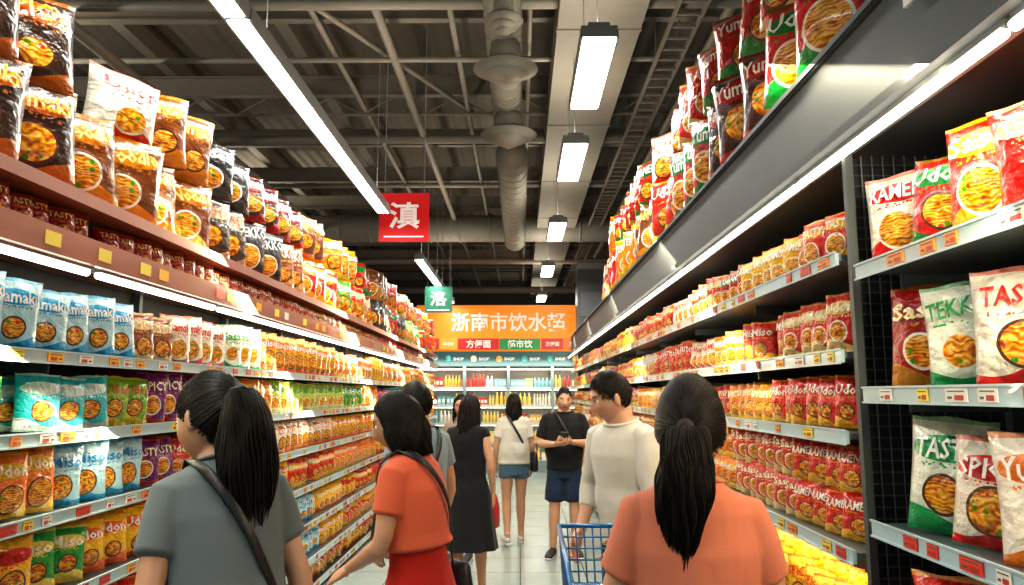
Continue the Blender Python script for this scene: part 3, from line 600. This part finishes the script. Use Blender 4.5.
def person(name,x,y,yaw,H,male,top,low,hairst,hl,arms=None,legs=None,head=(0,0),lean=0,vox=.006,skin=SKIN,count=500,shoe=M_SHOE,strap=None,curl=.5,sx=1.,hsc=1.):
    s=H/1.65; e=root(name,(x,y,0),math.radians(yaw),s,sx)
    shx=.160 if male else .134; ar=[.052,.048,.042,.037,.036,.039,.036,.029,.024]; ar=[r*(1.14 if male else .92) for r in ar]
    dA=dict(L=((-.205,-.02,1.09),(-.205,.05,.86),(0,.12,-1),(1,0,0),(0,1,0)),R=((.205,-.02,1.09),(.205,.05,.86),(0,.12,-1),(-1,0,0),(0,1,0)))
    if male: dA=dict(L=((-.235,-.02,1.09),(-.235,.05,.86),(0,.12,-1),(1,0,0),(0,1,0)),R=((.235,-.02,1.09),(.235,.05,.86),(0,.12,-1),(-1,0,0),(0,1,0)))
    if arms: dA.update(arms)
    dL=dict(L=((-.085,.01,.47),(-.085,-.02,.085),(-.1,1,0)),R=((.085,.01,.47),(.085,-.02,.085),(.1,1,0)))
    if legs: dL.update(legs)
    la=math.radians(lean)
    def bend(V):
        V=np.array(V,float); a=la*ss((V[:,2]-.86)/.35); dz=V[:,2]-.9; yy=V[:,1]*np.cos(a)+dz*np.sin(a); zz=.9+dz*np.cos(a)-V[:,1]*np.sin(a)
        return np.stack([V[:,0],yy,zz],1)
    def bp(p): return (bend(p[0]),)+tuple(p[1:])
    HR=rz(math.radians(head[0]))@rx(-math.radians(head[1])); piv=np.array([0,0,1.455])
    hs=(1.05 if male else 1.0)*hsc; HSV=np.array([hs/ (sx if abs(head[0])<45 else 1),hs,hs])
    def HT(V): return bend((np.asarray(V)*HSV+np.array([0,.018,.078]))@HR.T+piv)
    zs=[.80,.86,.92,1.0,1.06,1.12,1.2,1.27,1.32,1.35,1.375,1.395,1.415,1.44,1.47,1.50]
    tor=tube([(0,0.0 if z<1.36 else .012*(z-1.36)/.12,z) for z in zs],[torso(male,z) for z in zs],28)
    D,L,T=sph(); parts=[bp(tor),(HT(head_pos(D)),L,T)]
    for q in(-1,1): 
        v,l,t=ell((0,0,0),(.007,.017,.029),12); parts.append((HT(v@rx(.15).T@rz(-q*.35).T+np.array([q*.076,-.006,-.004])),l,t))
    hands=[]
    for k,q in(('L',-1),('R',1)):
        el,wr,d,n,th=dA[k]; parts.append(bp(limb((q*shx,0,1.335),el,wr,ar)))
        hands.append(bp(hand(wr,d,n,th,curl,1.08 if male else .98)))
        kn,an,ft=dL[k]; lr=[.083,.078,.066,.055,.051,.054,.052,.040,.034]; lr=[r*(1.05 if male else .98) for r in lr]
        parts.append(limb((q*.08,0,.84),kn,an,lr)); f=nrm((ft[0],ft[1],0)); an=np.array(an)
        parts.append(tube([an+np.array([0,0,.03])-f*.02,an-f*.035-np.array([0,0,.04]),an+f*.03-np.array([0,0,.045]),an+f*.10-np.array([0,0,.055]),an+f*.165-np.array([0,0,.065])],[.030,.034,(.036,.036),(.042,.022),(.034,.014)],12,ref=(0,.2,1)))
    V,L,T,N=remesh(parts,vox,3)
    C=np.tile(np.array(skin),(len(V),1))
    dz=V[:,2]-.9; yy=V[:,1]*np.cos(la)-dz*np.sin(la); zz=.9+dz*np.cos(la)+V[:,1]*np.sin(la); U=np.stack([V[:,0],yy,zz],1); hv=((U-piv)@HR-np.array([0,.018,.078]))/HSV
    fr=(hv[:,1]>.05)&(np.abs(hv[:,0])<.07)
    lip=fr*np.exp(-(hv[:,0]/.022)**4-((hv[:,2]+.056)/.009)**4); C=C*(1-lip[:,None]*.75)+np.array([.42,.10,.09])*lip[:,None]*.75
    bz=.034-.10*(np.abs(hv[:,0])-.032)**2/.03; br=fr*np.exp(-((np.abs(hv[:,0])-.032)/.017)**4-((hv[:,2]-bz)/.0055)**4); C=C*(1-br[:,None]*.85)+np.array([.02,.013,.01])*br[:,None]*.85
    ck=fr*np.exp(-((np.abs(hv[:,0])-.042)/.02)**2-((hv[:,2]+.025)/.02)**2); C=C*(1-ck[:,None]*.15*np.array([0,1,1]))
    b=Batch(); b.add(V,L,T,smooth=True); b.C[-1]=C
    for h in hands: b.add(*h,c=skin,smooth=True)
    b.build('body',[M_SKIN],e)
    b=Batch()
    for q in(-1,1):
        v,l,t=ell((q*.031,.0765,.010),(.013,.0105,.0085),12); b.add(HT(v),l,t,smooth=True,mi=0)
        v,l,t=ell((q*.031,.0835,.0095),(.0058,.0048,.0062),10); b.add(HT(v),l,t,smooth=True,mi=1)
        b.path(HT(np.array([(q*.017,.083,.012),(q*.025,.088,.0185),(q*.037,.086,.018),(q*.046,.078,.012)])),[.0012,.002,.002,.001],6,mi=1)
    b.build('eyes',[M_EYE,M_IRIS],e)
    b=Batch()
    for p in hair_parts(hairst,hl,count):
        b.add(HT(p[0]),p[1],p[2],(.009,.007,.006),smooth=True)
        if len(p)>3: b.C[-1]=p[3]
    if hairst=='pony':
        tp=head_pos(nrm((0,-1,hl.get('tie',.15)))[None],False)[0]; v,l,t=tube([tp*1.12,tp*1.24],[.019,.019],14,ref=(0,0,1)); b.add(HT(v),l,t,mi=1,smooth=True)
    b.build('hair',[M_HAIR,mat('hair_tie',(.03,.02,.02),.8)],e)
    # ---- top garment
    m_,hem,slv,fl=top['m'],top.get('hem',.86),top.get('sl',.55),top.get('loose',.014)
    zz=[z for z in (hem,hem+.05,.92,1.0,1.06,1.12,1.2,1.27,1.32,1.35,1.375,1.395,1.41) if z>=hem]; zz=sorted(set(zz))
    rr=[]
    for z in zz:
        a,c=torso(male,z); ex=fl+ (fl*1.6*math.exp(-((z-1.03)/.09)**2) if not top.get('fit') else 0)
        if z>1.3: ex=.010
        rr.append((a+ex,c+ex))
    P=[bp(tube([(0,.012*max(0,(z-1.36))/.12,z) for z in zz],rr,32))]
    if slv>0:
        for k,q in(('L',-1),('R',1)):
            el,wr=dA[k][:2]; a=np.array((q*shx,0,1.335)); el=np.array(el); wr=np.array(wr); pts=[a+np.array((-q*.03,0,.005)),a]; rd=[ar[0]+.008,ar[0]+.010]
            nseg=[.25,.5,.75,1.0]
            for t in nseg:
                if t<=slv+1e-6: pts.append(lerp(a,el,t)); rd.append(np.interp(t,[0,1],[ar[0]+.014,ar[4]+.020 if slv<=1 else ar[4]+.014]))
            if slv<1 and slv not in nseg: pts.append(lerp(a,el,slv)); rd.append(ar[2]+.020)
            if slv>1:
                for t in (.25,.5,.75,1): 
                    if t<=slv-1+1e-6: pts.append(lerp(el,wr,t)); rd.append(np.interp(t,[0,1],[ar[5]+.014,ar[8]+.012]))
            P.append(bp(tube(pts,rd,20,ref=(.02,1,.03))))
    V,L,T,N=remesh(P,max(.0065,vox),3); V=wrinkle(V,N,top.get('wr',.0036),x*9+y); b=Batch(); b.add(V,L,T,smooth=True)
    ca=np.linspace(0,2*pi,25)
    nk=torso(male,1.412); b.path(bend(np.array([((nk[0]+.012)*math.cos(a),(nk[1]+.012)*math.sin(a)+.006,1.412-.012*math.sin(a)) for a in ca])),.0055,8,ref=(0,0,1))
    b.build(top.get('name','t_shirt'),[m_],e)
    # ---- lower garment
    if low:
        lm=low['m']; kind=low['k']
        if kind in('skirt','dress'):
            z1=low.get('top',1.03); z0=low['hem']; zs2=np.linspace(z0,z1,14); V=[];n=64;Ls=[]; off=low.get('off',.016)
            for z in zs2:
                a,c=torso(male,z) if z>.8 else (.165,.118); t=(z1-z)/(z1-z0); 
                if z<.86: a,c=max(a,.165),max(c,.118)
                a+=off+low.get('fl',.06)*t**1.5; c+=off+low.get('fl',.06)*t**1.5
                for j in range(n):
                    th=2*pi*j/n; f=1+.05*t*math.sin(th*9+x*5)+.03*t*math.sin(th*5+1); V.append((a*math.cos(th)*f,c*math.sin(th)*f,z))
            for i in range(13):
                for j in range(n): k=(j+1)%n; Ls+=[i*n+j,i*n+k,(i+1)*n+k,(i+1)*n+j]
            V=bend(V); b=Batch(); b.add(V,Ls,[4]*(13*n),smooth=True)
            b.build('skirt',[lm],e)
        else:
            P=[tube([(0,0,z) for z in (.76,.80,.86,.92,.98,1.02)],[tuple(q+.010 for q in (torso(male,max(z,.8)) if z>.78 else (.15,.1))) for z in (.76,.80,.86,.92,.98,1.02)],28)]
            for k,q in(('L',-1),('R',1)):
                kn,an,ft=dL[k]; a=np.array((q*.08,0,.84)); kn=np.array(kn); an=np.array(an); pts=[a,lerp(a,kn,.3)]; rd=[.094,.094]; h=low['hem']
                for t in (.55,.8,1): 
                    if lerp(a,kn,t)[2]>h: pts.append(lerp(a,kn,t)); rd.append(.094-.016*t+low.get('fl',.0))
                if h<.45:
                    for t in (.3,.6,.85,1.0):
                        qq=lerp(kn,an,t)
                        if qq[2]>h-.01: pts.append(qq); rd.append(.072-.012*t+low.get('fl',0))
                P.append(tube(pts,rd,18,ref=(.02,1,.03)))
            V,L,T,N=remesh([bp(p) for p in P],.008,3); V=wrinkle(V,N,.0015,y); b=Batch(); b.add(V,L,T,smooth=True); b.build('trousers' if low['hem']<.4 else 'shorts',[lm],e)
    # ---- shoes
    b=Batch()
    for k in 'LR':
        kn,an,ft=dL[k]; f=nrm((ft[0],ft[1],0)); an=np.array(an); z=np.array([0,0,1.])
        b.path([an-f*.05-z*.045,an-f*.02-z*.035,an+f*.03-z*.035,an+f*.10-z*.048,an+f*.165-z*.058,an+f*.185-z*.062],[(.026,.03),(.036,.045),(.038,.042),(.044,.03),(.038,.022),(.02,.012)],16,ref=(0,.2,1),mi=0)
        b.path([an-f*.065-z*.075,an+f*.05-z*.075,an+f*.12-z*.075,an+f*.19-z*.075],[(.03,.012),(.038,.012),(.046,.012),(.026,.010)],16,ref=(0,.2,1),mi=1)
    b.build('shoes',[shoe,M_SOLE],e)
    if strap:
        sg,zb,xb=strap; b=Batch(); Pt=[];Nn=[]
        def pt(u,fb):
            x_=sg*lerp(.085,-xb,u); z_=1.405-(1.405-zb)*u; a,c=torso(male,z_); a+=fl+.016; c+=fl+.016; q=min(.999,abs(x_)/a); return np.array([x_,fb*c*math.sqrt(1-q*q),z_]),np.array([x_/a**2,fb*math.sqrt(1-q*q)/c,0])
        us=np.linspace(0,1,18)
        for u in us[::-1]: p,n_=pt(u,-1); Pt.append(p); Nn.append(nrm(n_))
        Pt.append(np.array([sg*.088,0,1.425])); Nn.append(np.array([0,0,1.]))
        for u in us: p,n_=pt(u,1); Pt.append(p); Nn.append(nrm(n_))
        Pt=bend(Pt); t=np.gradient(Pt,axis=0); V,L,T=tube(Pt,[(.013,.003)]*len(Pt),8,ref=np.array(Nn)); b.add(V,L,T,smooth=True)
        hp=bend([(-sg*(xb+.075),-.01,zb-.10)])[0]
        V,L,T=tube([hp+np.array((0,0,-.11)),hp+np.array((0,0,-.10)),hp,hp+np.array((0,0,.09)),hp+np.array((0,0,.105))],[(.03,.10),(.045,.13),(.045,.125),(.035,.11),(.02,.10)],20); b.add(V,L,T,smooth=True)
        b.build('shoulder_bag',[M_LEATHER],e)
    return e
C_GREY=cloth('grey_cotton',(.15,.18,.19)); C_CORAL=cloth('coral_cotton',(.62,.20,.12)); C_CORAL2=cloth('coral_red_cotton',(.70,.14,.07)); C_REDT=cloth('red_fabric',(.50,.025,.015))
C_WHITE=cloth('white_cotton',(.60,.57,.51)); C_BLACK=cloth('black_cotton',(.012,.012,.015)); C_DENIM=cloth('denim',(.08,.15,.22)); C_NAVY=cloth('navy_cotton',(.015,.028,.06)); C_BLUEG=cloth('blue_grey_cotton',(.22,.29,.33)); C_BEIGE=cloth('beige',(.3,.25,.2))
W='woman_shopper'; Mn='man_shopper'
person(W,-.745,1.98,40,1.725,False,dict(m=C_GREY,loose=.014),dict(k='pants',m=C_NAVY,hem=.12),'pony',dict(len=.45,tie=.30,w=1.25,back=-.05),head=(26,8),lean=13,vox=.005,count=3200,strap=(-1,.98,.15),sx=.93,hsc=1.08)
person(W,.40,1.78,-4,1.69,False,dict(m=C_CORAL,loose=.015),dict(k='pants',m=C_DENIM,hem=.12),'pony',dict(len=.35,tie=.02,w=.95,side=-.015),head=(-16,2),vox=.005,count=3200,sx=.88,
   arms=dict(L=((-.225,.02,1.10),(-.20,.27,1.075),(0.1,1,-.1),(0,0,-1),(1,0,0)),R=((.225,.02,1.10),(.20,.27,1.075),(-.1,1,-.1),(0,0,-1),(-1,0,0))),curl=1.1)
person(W,-.385,2.95,72,1.665,False,dict(m=C_CORAL2,loose=.016,hem=1.07),dict(k='skirt',m=C_REDT,hem=.42,top=1.12,fl=.07,off=.008),'loose',dict(len=.15,**{'in':.22},cover=1.95),head=(12,14),lean=6,vox=.005,count=2600,
   arms=dict(L=((-.20,.04,1.10),(-.14,.22,1.00),(.15,1,-.6),(.5,0,-1),(1,.3,.3)),R=((.19,.02,1.1),(.14,.22,1.0),(-.1,1,-.3),(-.5,0,-1),(-1,.3,.3))),strap=(-1,.96,.14),curl=.6)
person(Mn,-.57,4.25,50,1.71,True,dict(m=C_BLUEG,loose=.014,hem=.84),dict(k='pants',m=C_NAVY,hem=.12),'short',{},head=(15,8),vox=.007,count=2500,strap=(1,.98,.16),sx=.92)
person(W,-.43,6.2,-14,1.64,False,dict(m=C_BLACK,loose=.010,sl=.12,hem=.95,name='dress_bodice'),dict(k='dress',m=C_BLACK,hem=.42,top=1.04,fl=.07),'loose',dict(len=.30,cover=2.0),head=(-14,6),vox=.007,count=1200,
   legs=dict(R=((.08,.10,.47),(.08,.16,.085),(.05,1,0)),L=((-.07,-.02,.47),(-.07,-.12,.10),(-.05,1,0))))
person(W,-.60,7.7,165,1.64,False,dict(m=C_BEIGE),dict(k='pants',m=C_BLACK,hem=.12),'loose',dict(len=.22,cover=2.2),head=(10,6),vox=.008,count=800)
person(W,-.07,8.5,8,1.65,False,dict(m=C_WHITE,loose=.022,hem=.88,sl=.7),dict(k='shorts',m=C_DENIM,hem=.66,fl=.02),'loose',dict(len=.26,cover=2.1),head=(-5,3),vox=.008,count=900,strap=(-1,1.0,.15),shoe=M_SOLE,
   legs=dict(R=((.085,.06,.47),(.09,.08,.085),(.1,1,0)),L=((-.085,-.0,.47),(-.09,-.13,.11),(-.1,1,-.3))))
pm=person(Mn,.46,7.9,178,1.715,True,dict(m=C_BLACK,loose=.02,sl=.75,hem=.84),dict(k='shorts',m=C_NAVY,hem=.50,fl=.02),'short',{},head=(6,12),vox=.007,count=1500,strap=(1,.98,.16),
   arms=dict(L=((-.25,.02,1.09),(-.07,.24,1.12),(.8,.5,.1),(.3,-.4,1),(0,1,.5)),R=((.25,.02,1.09),(.09,.25,1.10),(-.8,.5,.1),(-.3,-.4,1),(0,1,.5))),curl=.9,
   legs=dict(R=((.10,.03,.47),(.12,.02,.085),(.3,1,0)),L=((-.10,.03,.47),(-.11,-.02,.085),(-.2,1,0))))
b=Batch(); b.box((.0,.31,1.16),(.075,.012,.15),(.02,.02,.02),R=rx(-.6)); b.build('mobile_phone',[M_VC],pm)
person(Mn,.56,3.85,128,1.77,True,dict(m=C_WHITE,loose=.016,sl=1.6,hem=.84),dict(k='pants',m=C_NAVY,hem=.12),'short',{},head=(-30,14),lean=6,vox=.0045,count=4500,sx=.94,
   arms=dict(L=((-.22,.06,1.10),(-.17,.20,.93),(.1,.7,-.8),(1,0,-.3),(0,.3,1)),R=((.23,.03,1.10),(.19,.16,.90),(-.1,.6,-.9),(-1,0,-.3),(0,.3,1))),curl=.7)
e=root('handbag',(-.22,6.35,.70)); b=Batch()
b.path([(0,0,-.14),(0,0,-.13),(0,0,.0),(0,0,.10),(0,0,.115)],[(.04,.10),(.05,.13),(.05,.125),(.03,.11),(.02,.10)],20)
b.path([(0,.07*math.cos(a),.10+.16*math.sin(a)) for a in np.linspace(0,pi,14)],.006,8,ref=(1,0,0)); b.build('bag_body',[mat('red_leather',(.4,.03,.04),.4,bump=.1)],e)
# ------------------------------------------------------------ trolley
def cart():
    e=root('shopping_trolley',(.415,2.12,0)); mb=mat('blue_plastic_coated_wire',(.015,.13,.32),.3,.2,coat=.4); mg=mat('chrome',(.5,.5,.52),.2,.9); b=Batch()
    def P(u,v,w):
        hw=(.27-.02*v)*(.88+.12*w); yy=.06+(1.02+.08*w)*v+.06*(1-w)*(1-v); return (u*hw,yy,.64+(.45+.02*(1-v))*w)
    for w in np.linspace(0,1,11):
        r=.010 if w in(0,1) else .0038
        for a,c in (((-1,0),(-1,1)),((1,0),(1,1)),((-1,1),(1,1)),((-1,0),(1,0))): b.bar(P(a[0],a[1],w),P(c[0],c[1],w),r,n=8)
    for v in np.linspace(0,1,26):
        for u in(-1,1): b.bar(P(u,v,0),P(u,v,1),.0035,n=6)
        b.bar(P(-1,v,0),P(1,v,0),.003,n=6)
    for u in np.linspace(-1,1,15):
        for v in(0,1): b.bar(P(u,v,0),P(u,v,1),.0035,n=6)
        b.bar(P(u,0,0),P(u,1,0),.003,n=6)
    b.path([(-.27,.0,1.07),(.27,.0,1.07)],.015,14,ref=(0,0,1))
    for u in(-1,1): b.path([(u*.27,0,1.07),(u*.268,.03,1.08),P(u,0.02,1)],.009,8)
    b.build('basket',[mb],e); b=Batch()
    for u in(-1,1):
        b.path([(u*.25,.05,1.03),(u*.25,.10,.5),(u*.26,.14,.2),(u*.24,.5,.17),(u*.2,1.0,.16)],.012,10); b.bar((u*.2,1.0,.16),(u*.2,1.0,.64),.010,n=8); b.bar((u*.24,.14,.2),(u*.24,.14,.13),.012,n=8); b.bar((u*.2,.98,.16),(u*.2,.98,.13),.012,n=8)
    b.bar((-.2,1,.16),(.2,1,.16),.01,n=8); b.bar((-.26,.14,.2),(.26,.14,.2),.01,n=8); b.build('frame',[mg],e); b=Batch()
    for u,y,x in((-1,.14,.24),(1,.14,.24),(-1,.98,.2),(1,.98,.2)): b.path([(u*x-.015,y,.06),(u*x-.012,y,.06),(u*x+.012,y,.06),(u*x+.015,y,.06)],[.05,.06,.06,.05],20,ref=(0,0,1)); b.box((u*x,y,.11),(.05,.04,.06))
    b.build('wheels',[M_DARK],e)
cart()
# ------------------------------------------------------------ world
w=bpy.data.worlds.new('world'); scene.world=w; w.use_nodes=True; bg=w.node_tree.nodes['Background']; bg.inputs[0].default_value=(.52,.73,.76,1); bg.inputs[1].default_value=.30
scene.view_settings.view_transform='Standard'; scene.view_settings.exposure=.16
try: scene.view_settings.look='Medium High Contrast'
except Exception: pass
